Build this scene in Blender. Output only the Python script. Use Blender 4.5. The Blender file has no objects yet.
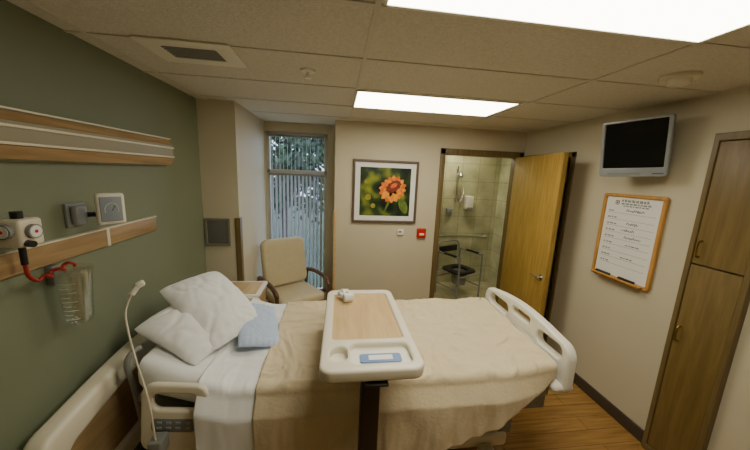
import bpy, bmesh, math, random
from mathutils import Vector, Matrix, Euler, noise
random.seed(7)
COL = bpy.context.scene.collection
H = 2.44; CAMZ = 1.88

# ------------------------------------------------------------------ materials
def lin(c):
    o = []
    for v in c[:3]:
        v = v / 255.0
        o.append(v / 12.92 if v <= 0.04045 else ((v + 0.055) / 1.055) ** 2.4)
    return (o[0], o[1], o[2], 1.0)

def new_mat(name):
    m = bpy.data.materials.new(name); m.use_nodes = True
    nt = m.node_tree
    return m, nt, nt.nodes['Principled BSDF']

def M(name, col, rough=0.5, metal=0.0, var=0.0, vscale=5.0, bump=0.0, bscale=60.0, emis=0.0, ecol=None, coat=0.0, sheen=0.0):
    m, nt, b = new_mat(name)
    b.inputs['Base Color'].default_value = lin(col)
    b.inputs['Roughness'].default_value = rough
    b.inputs['Metallic'].default_value = metal
    b.inputs['Coat Weight'].default_value = coat
    b.inputs['Sheen Weight'].default_value = sheen
    tc = nt.nodes.new('ShaderNodeTexCoord')
    if var > 0:
        n = nt.nodes.new('ShaderNodeTexNoise'); n.inputs['Scale'].default_value = vscale
        n.inputs['Detail'].default_value = 6
        nt.links.new(tc.outputs['Object'], n.inputs['Vector'])
        r = nt.nodes.new('ShaderNodeValToRGB')
        c = lin(col)
        r.color_ramp.elements[0].position = 0.3; r.color_ramp.elements[1].position = 0.7
        r.color_ramp.elements[0].color = tuple(x * (1 - var) for x in c[:3]) + (1,)
        r.color_ramp.elements[1].color = tuple(min(1, x * (1 + var)) for x in c[:3]) + (1,)
        nt.links.new(n.outputs['Fac'], r.inputs['Fac'])
        nt.links.new(r.outputs['Color'], b.inputs['Base Color'])
    if bump > 0:
        n2 = nt.nodes.new('ShaderNodeTexNoise'); n2.inputs['Scale'].default_value = bscale
        n2.inputs['Detail'].default_value = 4
        nt.links.new(tc.outputs['Object'], n2.inputs['Vector'])
        bp = nt.nodes.new('ShaderNodeBump'); bp.inputs['Strength'].default_value = bump
        bp.inputs['Distance'].default_value = 0.01
        nt.links.new(n2.outputs['Fac'], bp.inputs['Height'])
        nt.links.new(bp.outputs['Normal'], b.inputs['Normal'])
    if emis > 0:
        b.inputs['Emission Color'].default_value = lin(ecol or col)
        b.inputs['Emission Strength'].default_value = emis
    return m

def wood(name, c1, c2, stretch=(1, 1, 12), scale=6.0, rough=0.4):
    m, nt, b = new_mat(name)
    tc = nt.nodes.new('ShaderNodeTexCoord'); mp = nt.nodes.new('ShaderNodeMapping')
    mp.inputs['Scale'].default_value = stretch
    nt.links.new(tc.outputs['Object'], mp.inputs['Vector'])
    n = nt.nodes.new('ShaderNodeTexNoise'); n.inputs['Scale'].default_value = scale
    n.inputs['Detail'].default_value = 8; n.inputs['Distortion'].default_value = 0.6
    nt.links.new(mp.outputs['Vector'], n.inputs['Vector'])
    r = nt.nodes.new('ShaderNodeValToRGB')
    r.color_ramp.elements[0].position = 0.32; r.color_ramp.elements[1].position = 0.68
    r.color_ramp.elements[0].color = lin(c1); r.color_ramp.elements[1].color = lin(c2)
    nt.links.new(n.outputs['Fac'], r.inputs['Fac'])
    nt.links.new(r.outputs['Color'], b.inputs['Base Color'])
    b.inputs['Roughness'].default_value = rough
    return m

def brickmat(name, c1, c2, cm, bw, bh, mortar, plane='XY', rough=0.4, offset=0.5, grain=None):
    m, nt, b = new_mat(name)
    tc = nt.nodes.new('ShaderNodeTexCoord')
    sep = nt.nodes.new('ShaderNodeSeparateXYZ'); cmb = nt.nodes.new('ShaderNodeCombineXYZ')
    nt.links.new(tc.outputs['Object'], sep.inputs[0])
    nt.links.new(sep.outputs[plane[0]], cmb.inputs['X']); nt.links.new(sep.outputs[plane[1]], cmb.inputs['Y'])
    br = nt.nodes.new('ShaderNodeTexBrick')
    br.offset = offset
    br.inputs['Scale'].default_value = 1.0
    br.inputs['Brick Width'].default_value = bw; br.inputs['Row Height'].default_value = bh
    br.inputs['Mortar Size'].default_value = mortar
    br.inputs['Color1'].default_value = lin(c1); br.inputs['Color2'].default_value = lin(c2)
    br.inputs['Mortar'].default_value = lin(cm)
    nt.links.new(cmb.outputs[0], br.inputs['Vector'])
    n = nt.nodes.new('ShaderNodeTexNoise'); n.inputs['Scale'].default_value = 3.0; n.inputs['Detail'].default_value = 8
    mp = nt.nodes.new('ShaderNodeMapping'); mp.inputs['Scale'].default_value = grain or (1, 1, 1)
    nt.links.new(cmb.outputs[0], mp.inputs['Vector']); nt.links.new(mp.outputs[0], n.inputs['Vector'])
    mr = nt.nodes.new('ShaderNodeMapRange'); mr.inputs['To Min'].default_value = 0.72; mr.inputs['To Max'].default_value = 1.25
    mr.inputs['From Min'].default_value = 0.3; mr.inputs['From Max'].default_value = 0.7
    nt.links.new(n.outputs['Fac'], mr.inputs['Value'])
    mx = nt.nodes.new('ShaderNodeVectorMath'); mx.operation = 'MULTIPLY'
    nt.links.new(br.outputs['Color'], mx.inputs[0]); nt.links.new(mr.outputs[0], mx.inputs[1])
    nt.links.new(mx.outputs[0], b.inputs['Base Color'])
    b.inputs['Roughness'].default_value = rough
    return m

def glassy(name, tint=(230, 240, 240), fac=0.12, rough=0.05):
    m = bpy.data.materials.new(name); m.use_nodes = True
    nt = m.node_tree; nt.nodes.clear()
    o = nt.nodes.new('ShaderNodeOutputMaterial'); mix = nt.nodes.new('ShaderNodeMixShader')
    t = nt.nodes.new('ShaderNodeBsdfTransparent'); t.inputs[0].default_value = lin(tint)
    g = nt.nodes.new('ShaderNodeBsdfGlossy'); g.inputs['Roughness'].default_value = rough
    mix.inputs[0].default_value = fac
    nt.links.new(t.outputs[0], mix.inputs[1]); nt.links.new(g.outputs[0], mix.inputs[2])
    nt.links.new(mix.outputs[0], o.inputs[0])
    return m

m_green = M('paint_green', (120, 127, 102), 0.55, var=0.04, vscale=2, bump=0.08, bscale=150)
m_beige = M('paint_beige', (200, 191, 164), 0.6, var=0.03, vscale=2, bump=0.08, bscale=150)
m_ceil = M('ceiling_tile', (214, 210, 196), 0.9, var=0.10, vscale=90, bump=0.4, bscale=120)
m_tbar = M('grid_metal', (206, 202, 187), 0.5)
m_white = M('white_plastic', (232, 229, 214), 0.35, var=0.02)
m_cream = M('cream_plastic', (224, 217, 195), 0.35, var=0.02)
m_grey = M('grey_plastic', (132, 134, 130), 0.4)
m_dark = M('dark_plastic', (24, 24, 26), 0.35)
m_black = M('black_screen', (6, 7, 9), 0.12)
m_silver = M('silver_plastic', (150, 154, 156), 0.3, metal=0.2)
m_chrome = M('chrome', (200, 202, 205), 0.2, metal=1.0)
m_brass = M('brass', (160, 130, 70), 0.3, metal=1.0)
m_brown = M('brown_column', (46, 36, 30), 0.4)
m_base = M('brown_baseboard', (68, 58, 46), 0.5)
m_oak = wood('oak_veneer', (152, 120, 52), (182, 150, 72), (9, 9, 0.7), 4.0)
m_oakd = wood('oak_dark', (98, 82, 48), (120, 102, 62), (9, 9, 0.8), 4.0)
m_oakw = wood('wardrobe_oak', (104, 86, 46), (126, 104, 58), (9, 9, 0.7), 4.0)
m_rail = wood('rail_wood', (144, 116, 76), (174, 144, 100), (9, 0.8, 9), 4.0)
m_hb = wood('headboard_wood', (146, 122, 84), (170, 144, 102), (9, 0.8, 9), 4.0)
m_tabw = wood('table_wood', (192, 160, 110), (208, 178, 128), (9, 0.8, 9), 4.0)
m_frame = wood('frame_orange', (176, 126, 56), (200, 150, 74), (6, 6, 1), 5.0)
m_sheet = M('white_linen', (238, 239, 238), 0.85, bump=0.10, bscale=12, sheen=0.2)
m_blanket = M('beige_blanket', (210, 194, 160), 0.92, var=0.04, vscale=12, bump=0.28, bscale=60, sheen=0.1)
m_blue = M('blue_linen', (182, 199, 226), 0.9, var=0.04, vscale=8, bump=0.08, bscale=20)
m_chairf = M('chair_vinyl', (198, 184, 148), 0.5, var=0.04, vscale=20, bump=0.05)
m_red = M('red_plastic', (190, 24, 18), 0.4)
m_orange = M('dark_red_hose', (150, 26, 14), 0.35)
m_lens = M('lamp_lens', (255, 250, 240), 0.5, emis=13.0, ecol=(255, 248, 227))
m_clear = glassy('clear_plastic', (250, 252, 250), 0.2, 0.1)
m_glass = glassy('window_glass', (240, 245, 250), 0.05)
m_floor = brickmat('floor_planks', (150, 112, 60), (166, 126, 70), (98, 70, 36), 1.2, 0.12, 0.002, 'XY', 0.25, 0.37, (1, 14, 1))
m_tilex = brickmat('bath_tile', (180, 178, 142), (190, 188, 152), (148, 146, 114), 0.3, 0.3, 0.004, 'XZ', 0.25, 0.0)
m_tiley = brickmat('bath_tile_side', (198, 198, 164), (206, 206, 172), (164, 162, 132), 0.3, 0.3, 0.004, 'YZ', 0.25, 0.0)
m_tilef = brickmat('bath_floor', (182, 174, 140), (190, 182, 148), (148, 140, 110), 0.3, 0.3, 0.004, 'XY', 0.4, 0.0)
m_paper = M('paper_white', (232, 232, 226), 0.5)
m_ink = M('ink_dark', (44, 44, 54), 0.6)
m_leaf = M('leaf_green', (60, 80, 56), 0.7, var=0.4, vscale=1.5)
m_bark = M('bark', (74, 64, 54), 0.9, var=0.2)
m_grass = M('grass', (76, 94, 68), 0.9, var=0.2)
m_slat = M('blind_slat', (176, 182, 194), 0.6)
m_hall = M('hall_dark', (50, 42, 34), 0.7)

# ------------------------------------------------------------------ geometry
def rr(cx, cy, w, h, r, n=6):
    pts = []
    for (sx, sy, a0) in ((1, 1, 0), (-1, 1, 90), (-1, -1, 180), (1, -1, 270)):
        for i in range(n + 1):
            a = math.radians(a0 + 90 * i / n)
            pts.append((cx + sx * (w / 2 - r) + r * math.cos(a), cy + sy * (h / 2 - r) + r * math.sin(a)))
    return pts

class G:
    def __init__(s):
        s.bm = bmesh.new()
    def _add(s, bm, mi, mat=None):
        for f in bm.faces: f.material_index = mi
        if mat is not None: bmesh.ops.transform(bm, matrix=mat, verts=bm.verts)
        me = bpy.data.meshes.new('t'); bm.to_mesh(me); bm.free()
        s.bm.from_mesh(me); bpy.data.meshes.remove(me)
        return s
    def box(s, c, d, bev=0.0, rot=(0, 0, 0), m=0, seg=3):
        bm = bmesh.new(); bmesh.ops.create_cube(bm, size=1.0)
        bmesh.ops.scale(bm, vec=d, verts=bm.verts)
        if bev > 0:
            bmesh.ops.bevel(bm, geom=list(bm.edges), offset=min(bev, min(d) * 0.49), segments=seg, profile=0.5, affect='EDGES')
        return s._add(bm, m, Matrix.Translation(c) @ Euler(rot).to_matrix().to_4x4())
    def bb(s, x0, x1, y0, y1, z0, z1, bev=0.0, m=0, seg=3):
        return s.box(((x0 + x1) / 2, (y0 + y1) / 2, (z0 + z1) / 2), (x1 - x0, y1 - y0, z1 - z0), bev, m=m, seg=seg)
    def cyl(s, a, b, r, r2=None, m=0, n=20):
        a = Vector(a); b = Vector(b); d = b - a
        bm = bmesh.new()
        bmesh.ops.create_cone(bm, cap_ends=True, segments=n, radius1=r, radius2=r if r2 is None else r2, depth=d.length)
        q = d.to_track_quat('Z', 'Y').to_matrix().to_4x4()
        return s._add(bm, m, Matrix.Translation((a + b) / 2) @ q)
    def tube(s, pts, r, m=0, n=12, smooth=4):
        P = [Vector(p) for p in pts]
        if smooth > 1 and len(P) > 2:
            Q = []
            for i in range(len(P) - 1):
                p0 = P[max(0, i - 1)]; p1 = P[i]; p2 = P[i + 1]; p3 = P[min(len(P) - 1, i + 2)]
                for k in range(smooth):
                    t = k / smooth
                    Q.append(0.5 * ((2 * p1) + (p2 - p0) * t + (2 * p0 - 5 * p1 + 4 * p2 - p3) * t * t + (3 * p1 - p0 - 3 * p2 + p3) * t ** 3))
            Q.append(P[-1]); P = Q
        bm = bmesh.new(); rings = []
        up = Vector((0, 0, 1))
        for i, p in enumerate(P):
            d = (P[min(i + 1, len(P) - 1)] - P[max(i - 1, 0)]).normalized()
            if i == 0:
                a = d.cross(up)
                if a.length < 0.05: a = d.cross(Vector((1, 0, 0)))
            else:
                a = a - d * a.dot(d)
            a.normalize(); b = d.cross(a)
            rings.append([bm.verts.new(p + (a * math.cos(t) + b * math.sin(t)) * r) for t in [2 * math.pi * k / n for k in range(n)]])
        for i in range(len(rings) - 1):
            for k in range(n):
                bm.faces.new((rings[i][k], rings[i][(k + 1) % n], rings[i + 1][(k + 1) % n], rings[i + 1][k]))
        bm.faces.new(rings[0][::-1]); bm.faces.new(rings[-1])
        bmesh.ops.recalc_face_normals(bm, faces=bm.faces)
        return s._add(bm, m)
    def lathe(s, prof, c=(0, 0, 0), m=0, n=28, rot=(0, 0, 0)):
        bm = bmesh.new(); rings = []
        for (r, z) in prof:
            rings.append([bm.verts.new((max(r, 1e-4) * math.cos(2 * math.pi * k / n), max(r, 1e-4) * math.sin(2 * math.pi * k / n), z)) for k in range(n)])
        for i in range(len(rings) - 1):
            for k in range(n):
                bm.faces.new((rings[i][k], rings[i][(k + 1) % n], rings[i + 1][(k + 1) % n], rings[i + 1][k]))
        bmesh.ops.recalc_face_normals(bm, faces=bm.faces)
        return s._add(bm, m, Matrix.Translation(c) @ Euler(rot).to_matrix().to_4x4())
    def shape(s, loops, depth, bevel, mat, m=0):
        cu = bpy.data.curves.new('t', 'CURVE'); cu.dimensions = '2D'; cu.fill_mode = 'BOTH'
        cu.extrude = max(depth / 2 - bevel, 0.0001); cu.bevel_depth = bevel; cu.bevel_resolution = 3
        if bevel: cu.offset = -bevel
        for L in loops:
            sp = cu.splines.new('POLY'); sp.points.add(len(L) - 1)
            for i, p in enumerate(L): sp.points[i].co = (p[0], p[1], 0, 1)
            sp.use_cyclic_u = True
        ob = bpy.data.objects.new('t', cu); COL.objects.link(ob)
        dg = bpy.context.evaluated_depsgraph_get(); dg.update()
        me = bpy.data.meshes.new_from_object(ob.evaluated_get(dg))
        bpy.data.objects.remove(ob); bpy.data.curves.remove(cu)
        bm = bmesh.new(); bm.from_mesh(me); bpy.data.meshes.remove(me)
        bmesh.ops.remove_doubles(bm, verts=bm.verts, dist=1e-5)
        return s._add(bm, m, mat)
    def poly(s, pts, m=0):
        bm = bmesh.new(); bm.faces.new([bm.verts.new(p) for p in pts])
        return s._add(bm, m)
    def grid(s, fn, nu, nv, m=0, thick=0.0):
        bm = bmesh.new()
        V = [[bm.verts.new(fn(i / nu, j / nv)) for j in range(nv + 1)] for i in range(nu + 1)]
        for i in range(nu):
            for j in range(nv):
                bm.faces.new((V[i][j], V[i + 1][j], V[i + 1][j + 1], V[i][j + 1]))
        bmesh.ops.recalc_face_normals(bm, faces=bm.faces)
        if thick:
            bmesh.ops.solidify(bm, geom=list(bm.faces), thickness=thick)
        return s._add(bm, m)

OFF = {}
def make(name, g, mats, parent=None, label=None, cat=None, kind=None, group=None, ang=28, base=False):
    me = bpy.data.meshes.new(name)
    g.bm.to_mesh(me); g.bm.free()
    if not isinstance(mats, (list, tuple)): mats = [mats]
    for mm in mats: me.materials.append(mm)
    xs = [v.co for v in me.vertices]
    lo = Vector((min(v.x for v in xs), min(v.y for v in xs), min(v.z for v in xs)))
    hi = Vector((max(v.x for v in xs), max(v.y for v in xs), max(v.z for v in xs)))
    c = (lo + hi) / 2
    if parent is None: c.z = lo.z
    if kind == 'structure': c = Vector((0, 0, 0))
    me.transform(Matrix.Translation(-c))
    for p in me.polygons: p.use_smooth = True
    me.set_sharp_from_angle(angle=math.radians(ang))
    ob = bpy.data.objects.new(name, me); COL.objects.link(ob)
    if parent is not None:
        ob.parent = parent; ob.location = c - OFF[parent.name]
    else:
        ob.location = c
    OFF[ob.name] = c
    if label: ob['label'] = label
    if cat: ob['category'] = cat
    if kind: ob['kind'] = kind
    if group: ob['group'] = group
    return ob

def root(name, loc, label, cat, rotz=None, group=None):
    e = bpy.data.objects.new(name, None); COL.objects.link(e)
    e.location = loc; e.empty_display_size = 0.1
    if rotz is not None:
        e.rotation_euler = (0, 0, rotz); OFF[e.name] = Vector((0, 0, 0))
    else:
        OFF[e.name] = Vector(loc)
    e['label'] = label; e['category'] = cat
    if group: e['group'] = group
    return e

def st(name, g, mats, **k):
    return make(name, g, mats, kind='structure', **k)
R = math.radians

# ------------------------------------------------------------------ room shell
XL, XR, YB, YW, YP, YF = -1.20, 2.27, 3.38, 3.78, 2.77, -1.6
st('floor', G().bb(-1.4, 3.2, YF - .1, 4.0, -0.1, 0), m_floor)
st('ceiling', G().bb(-1.4, 3.2, YF - .1, 4.0, H, H + 0.1), m_ceil)
st('wall_left', G().bb(XL - .1, XL, YF, YP + .1, 0, H), m_green)
st('wall_left_pier', G().bb(XL, -0.89, YP, YW + .12, 0, H), m_beige)
gw = G()
WX0, WX1, WZ0, WZ1 = -0.87, -0.13, 0.25, 2.33
gw.bb(-0.89, WX0, YW, YW + .12, 0, H).bb(WX1, -0.03, YW, YW + .12, 0, H).bb(WX0, WX1, YW, YW + .12, 0, WZ0).bb(WX0, WX1, YW, YW + .12, WZ1, H)
st('wall_window', gw, m_beige)
DX0, DX1, DZ = 1.25, 2.20, 2.13
gb = G().bb(-0.03, DX0, YB, YB + .12, 0, H).bb(DX0, DX1, YB, YB + .12, DZ + .02, H).bb(DX1, XR + 1.0, YB, YB + .12, 0, H)
gb.bb(-0.03, 0.07, YB + .12, YW + .12, 0, H)
st('wall_back', gb, m_beige)
EY0, EY1, EZ = 2.58, 3.36, 2.16
gr = G().bb(XR, XR + .12, YF, EY0, 0, H).bb(XR, XR + .12, EY0, YB, EZ, H)
st('wall_right', gr, m_beige)
st('wall_front', G().bb(XL - .1, XR + .1, YF - .1, YF, 0, H), m_beige)
st('wall_hallway', G().bb(3.0, 3.1, EY0 - .5, YB, 0, H).bb(XR + .12, 3.1, EY0 - .5, EY0 - .4, 0, H), m_hall)
st('trim_1', G().bb(XR - .012, XR + .13, EY0, EY0 + .05, 0, EZ, .004).bb(XR - .012, XR + .13, EY0, EY1, EZ - .05, EZ, .004), m_oakd)
gg = G()
ys = [2.65 + .54, 2.65, 2.10, 1.57, 1.085, 0.545, 0.0, -.54, -1.08]
for y in ys:
    gg.bb(XL, XR, y - .010, y + .010, H - .005, H + .001)
for x in (-1.12, 0.125, 1.405):
    gg.bb(x - .010, x + .010, YF, YB, H - .0055, H + .001)
st('trim_2', gg, m_tbar)
st('baseboard_right', G().bb(XR - .015, XR, 1.53, EY0, 0, .1, .004).bb(XR - .015, XR, YF, 1.2, 0, .1, .004), m_base)
st('baseboard_back', G().bb(-0.03, DX0 - .06, YB - .015, YB, 0, .1, .004), m_base)
st('baseboard_left', G().bb(XL, XL + .015, YF, YP, 0, .1, .004), m_base)
gf = G().bb(DX0 - .05, DX0 + .01, YB - .02, YB + .14, 0, DZ + .07, .005).bb(DX1 - .01, DX1 + .05, YB - .02, YB + .14, 0, DZ + .07, .005).bb(DX0 - .05, DX1 + .05, YB - .02, YB + .14, DZ, DZ + .07, .005)
st('trim_3', gf, m_oakd)
st('trim_4', G().bb(-.93, -.884, YP - .006, YP + .0, .1, 1.42, .002).bb(-.89, -.884, YP - .006, YP + .06, .1, 1.42, .002), m_oakd)
st('trim_5', G().bb(-.034, -.005, YB - .006, YB, .1, 1.42, .002).bb(-.036, -.03, YB - .006, YB + .05, .1, 1.42, .002), m_tabw)
gwf = G()
f = .04
for (a, b_, c, d) in ((WX0, WX0 + f, WZ0, WZ1), (WX1 - f, WX1, WZ0, WZ1), (WX0, WX1, WZ1 - f, WZ1), (WX0, WX1, WZ0, WZ0 + f), (WX0, WX1, 1.83, 1.875), ):
    gwf.bb(a, b_, YW + .01, YW + .07, c, d, .004)
w = st('window_1', gwf, M('window_frame', (190, 188, 178), .5))
make('pane', G().bb(WX0 + f, WX1 - f, YW + .035, YW + .041, WZ0 + f, 1.83), m_glass, parent=w)
make('pane', G().bb(WX0 + f, WX1 - f, YW + .035, YW + .041, 1.875, WZ1 - f), m_glass, parent=w)
for (z0, z1, lb, nsl, wd_, an) in ((.32, 1.83, 'long pale', 14, .036, 54), (1.875, 2.29, 'short pale', 14, .010, 80)):
    bl = root('window_blind', (-.5, YW - .03, z1), lb + ' vertical slat blind hanging in the window', 'blind')
    make('headrail', G().bb(WX0 + .04, WX1 - .04, YW - .035, YW + .005, z1 - .025, z1, .004), m_grey, parent=bl)
    gs = G()
    for i in range(nsl):
        x = WX0 + .07 + (WX1 - WX0 - .14) * i / (nsl - 1)
        gs.box((x, YW - .015, (z0 + z1 - .025) / 2), (wd_, .003, z1 - z0 - .025), rot=(0, 0, R(an)))
    make('slats', gs, m_slat, parent=bl)
BY1 = 4.75; BX0, BX1 = 0.9, 2.78
st('wall_bathroom_back', G().bb(BX0 - .1, BX1 + .1, BY1, BY1 + .1, 0, H), m_tilex)
st('wall_bathroom_left', G().bb(BX0 - .1, BX0, YB + .12, BY1, 0, H), m_tiley)
st('wall_bathroom_right', G().bb(BX1, BX1 + .1, YB + .12, BY1, 0, H), m_tiley)
st('floor_bathroom', G().bb(BX0 - .1, BX1 + .1, 4.0, BY1 + .1, -.1, 0), m_tilef)
st('floor_bathroom_threshold', G().bb(DX0, BX1, YB + .12, 4.0, 0, .004), m_tilef)
st('ceiling_bathroom', G().bb(BX0 - .1, BX1 + .1, 4.0, BY1 + .1, H, H + .1), m_beige)

dl = root('door_1', (2.185, 3.345, 0), 'open oak veneer bathroom door', 'door', rotz=R(-99.3))
dl['kind'] = 'structure'
make('door_leaf', G().bb(0, .97, -.045, 0, .01, DZ, .003), m_oak, parent=dl)
gh = G().cyl((.90, -.045, .94), (.90, -.052, .94), .03).cyl((.90, -.05, .94), (.90, -.09, .94), .01).tube([(.90, -.09, .94), (.86, -.093, .94), (.79, -.09, .94)], .009)
make('handle', gh, m_chrome, parent=dl)
for z in (.3, 1.05, 1.85): make('hinge', G().cyl((0, .004, z - .05), (0, .004, z + .05), .008), m_brass, parent=dl)

# ------------------------------------------------------------------ ceiling things
def troffer(y0, y1, x0=.14, x1=1.345):
    r = root('ceiling_light', ((x0 + x1) / 2, (y0 + y1) / 2, H), 'rectangular recessed fluorescent ceiling light with glowing lens', 'ceiling light', group='fluorescent ceiling lights')
    g = G(); t = .014
    g.bb(x0, x1, y0, y0 + t, H - .012, H - .001, .002).bb(x0, x1, y1 - t, y1, H - .012, H - .001, .002).bb(x0, x0 + t, y0, y1, H - .012, H - .001, .002).bb(x1 - t, x1, y0, y1, H - .012, H - .001, .002)
    make('frame', g, m_white, parent=r)
    make('lens', G().bb(x0 + t, x1 - t, y0 + t, y1 - t, H - .009, H - .002), m_lens, parent=r)
troffer(2.115, 2.64, .118)
troffer(.56, 1.075, .14, 1.39)
vx, vy = -.72, 1.69
v = root('air_vent', (vx, vy, H), 'cream ceiling air vent with dark grey louvres', 'vent')
make('panel', G().shape([rr(vx, vy, .42, .30, .01), rr(vx, vy, .25, .15, .01)], .008, .002, Matrix.Translation((0, 0, H - .006))), m_white, parent=v)
gl = G()
for i in range(6):
    gl.box((vx, vy - .06 + i * .024, H - .009), (.25, .011, .002), rot=(R(-10), 0, 0))
make('louvres', gl, m_grey, parent=v)
make('duct_shade_plate', G().bb(vx - .123, vx + .123, vy - .073, vy + .073, H - .004, H - .002), m_dark, parent=v)  # dark plate painted as the shade inside the duct; ceiling has no hole
make('sprinkler_head', G().lathe([(0, -.045), (.018, -.045), (.02, -.04), (.008, -.03), (.008, -.012), (.04, -.01), (.042, -.001), (0, -.001)], (-.177, 1.81, H)), m_white, label='small white ceiling sprinkler head', cat='sprinkler')
sd = root('smoke_detector', (1.75, 1.4, H), 'round cream smoke detector on the ceiling tiles', 'smoke detector')
make('base', G().lathe([(0, -.02), (.075, -.02), (.08, -.012), (.08, -.001), (0, -.001)], (1.75, 1.4, H)), m_cream, parent=sd)
make('sensor_cap', G().lathe([(0, -.05), (.03, -.05), (.045, -.042), (.05, -.02), (0, -.02)], (1.75, 1.4, H)), m_cream, parent=sd)

# ------------------------------------------------------------------ back wall things
def XZ(y):
    return Matrix.Translation((0, y, 0)) @ Euler((R(90), 0, 0)).to_matrix().to_4x4()
px0, px1, pz0, pz1 = .175, .945, 1.30, 2.03
pc = ((px0 + px1) / 2, (pz0 + pz1) / 2)
pic = root('framed_picture', (pc[0], YB, pz0), 'framed orange flower photograph with white mat in grey-brown frame', 'picture')
make('frame', G().shape([rr(pc[0], pc[1], .77, .73, .002, 1), rr(pc[0], pc[1], .715, .675, .002, 1)], .03, .004, XZ(YB - .016)), M('frame_dark', (96, 80, 66), .35), parent=pic)
make('mat_board', G().bb(px0 + .02, px1 - .02, YB - .014, YB - .004, pz0 + .02, pz1 - .02), m_paper, parent=pic)
def blur_bg():
    m, nt, b = new_mat('print_background')
    tc = nt.nodes.new('ShaderNodeTexCoord'); n = nt.nodes.new('ShaderNodeTexNoise')
    n.inputs['Scale'].default_value = 5.0; n.inputs['Detail'].default_value = 1.5
    mp = nt.nodes.new('ShaderNodeMapping'); mp.inputs['Location'].default_value = (1.1, 0, 2.7)
    nt.links.new(tc.outputs['Object'], mp.inputs[0]); nt.links.new(mp.outputs[0], n.inputs['Vector'])
    r = nt.nodes.new('ShaderNodeValToRGB'); e = r.color_ramp.elements
    e[0].position = .38; e[0].color = lin((16, 24, 20)); e[1].position = .70; e[1].color = lin((142, 150, 46))
    k = e.new(.53); k.color = lin((44, 66, 34))
    nt.links.new(n.outputs['Fac'], r.inputs[0]); nt.links.new(r.outputs[0], b.inputs['Base Color'])
    b.inputs['Roughness'].default_value = .3
    return m
m_pbg = blur_bg()
m_pet = M('print_petal', (226, 108, 20), .5, var=.3, vscale=25)
m_pet2 = M('print_petal_light', (240, 148, 36), .5, var=.2, vscale=30)
m_cen = M('print_centre', (120, 42, 16), .5, var=.7, vscale=90)
m_pleaf = M('print_leaf', (100, 122, 44), .5, var=.5, vscale=12)
m_blur = M('print_blur_yellow', (150, 140, 40), .5, var=.3, vscale=12)
gp = G().bb(.262, .858, YB - .018, YB - .014, 1.385, 1.945)
def blade(cx, cz, a, L, W, y, m, bend=0.0):
    pts = []
    for i in range(9):
        t = i / 8; w_ = W * math.sin(math.pi * min(t * .9 + .08, 1)) ** .8
        pts.append((t * L, w_, a + bend * t))
    out = []
    for t, w_, aa in pts: out.append((cx + t * math.cos(aa) - w_ * math.sin(aa), y, cz + t * math.sin(aa) + w_ * math.cos(aa)))
    for t, w_, aa in pts[::-1]: out.append((cx + t * math.cos(aa) + w_ * math.sin(aa), y, cz + t * math.sin(aa) - w_ * math.cos(aa)))
    gp.poly(out, m)
for (cx, cz, r_) in ((.36, 1.60, .035), (.33, 1.78, .022), (.42, 1.50, .028)):
    gp.poly([(cx + r_ * math.cos(t), YB - .0184, cz + r_ * math.sin(t)) for t in [k * math.pi / 10 for k in range(20)]], 5)
blade(.82, 1.42, 2.0, .2, .05, YB - .0185, 4)
blade(.64, 1.62, -2.0, .24, .012, YB - .0186, 4)
FX, FZ = .635, 1.69
for i in range(16):
    a = R(-8 + i * 22.5)
    blade(FX + .01, FZ + .01, a, .14 + .03 * abs(math.cos(a - .6)), .044, YB - .0197 - .0001 * (i % 4), 1 if i % 2 else 2, .08)
for i in range(9):
    a = R(170 + i * 24)
    blade(FX, FZ, a, .13 - .02 * math.sin(i), .05, YB - .0203 - .0001 * (i % 3), 2 if i % 3 else 1, .12)
gp.poly([(FX + .02 + .088 * math.cos(t) * (1 + .07 * math.cos(11 * t)), YB - .0212, FZ + .04 + .066 * math.sin(t) * (1 + .07 * math.cos(11 * t)) + .03 * math.cos(t)) for t in [k * math.pi / 22 for k in range(44)]], 3)
gp.poly([(FX + .022 + .040 * math.cos(t), YB - .0216, FZ + .052 + .026 * math.sin(t) + .014 * math.cos(t)) for t in [k * math.pi / 12 for k in range(24)]], 1)
make('print', gp, [m_pbg, m_pet, m_pet2, m_cen, m_pleaf, m_blur], parent=pic)
th = root('thermostat', (.77, YB, 1.15), 'small white wall thermostat', 'thermostat')
make('case', G().bb(.73, .81, YB - .022, YB, 1.15, 1.22, .006), m_white, parent=th)
make('display', G().bb(.745, .78, YB - .024, YB - .021, 1.18, 1.205), m_grey, parent=th)
fa = root('fire_alarm_box', (1.03, YB, 1.12), 'red fire alarm pull box on the beige wall', 'fire alarm')
make('case', G().bb(.975, 1.085, YB - .035, YB, 1.12, 1.235, .008), m_red, parent=fa)
make('pull_lever', G().bb(1.0, 1.06, YB - .045, YB - .034, 1.155, 1.18, .003), m_white, parent=fa)
pb = root('wall_panel', (-1.08, YP, 1.16), 'grey metal access panel on the beige pier', 'access panel')
make('rim', G().shape([rr(-1.08, 1.285, .22, .26, .01), rr(-1.08, 1.285, .18, .22, .006)], .014, .002, XZ(YP - .008)), M('panel_rim', (130, 126, 112), .5), parent=pb)
make('cover', G().bb(-1.17, -.99, YP - .008, YP - .001, 1.175, 1.395, .002), M('panel_grey', (104, 104, 96), .5), parent=pb)

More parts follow.
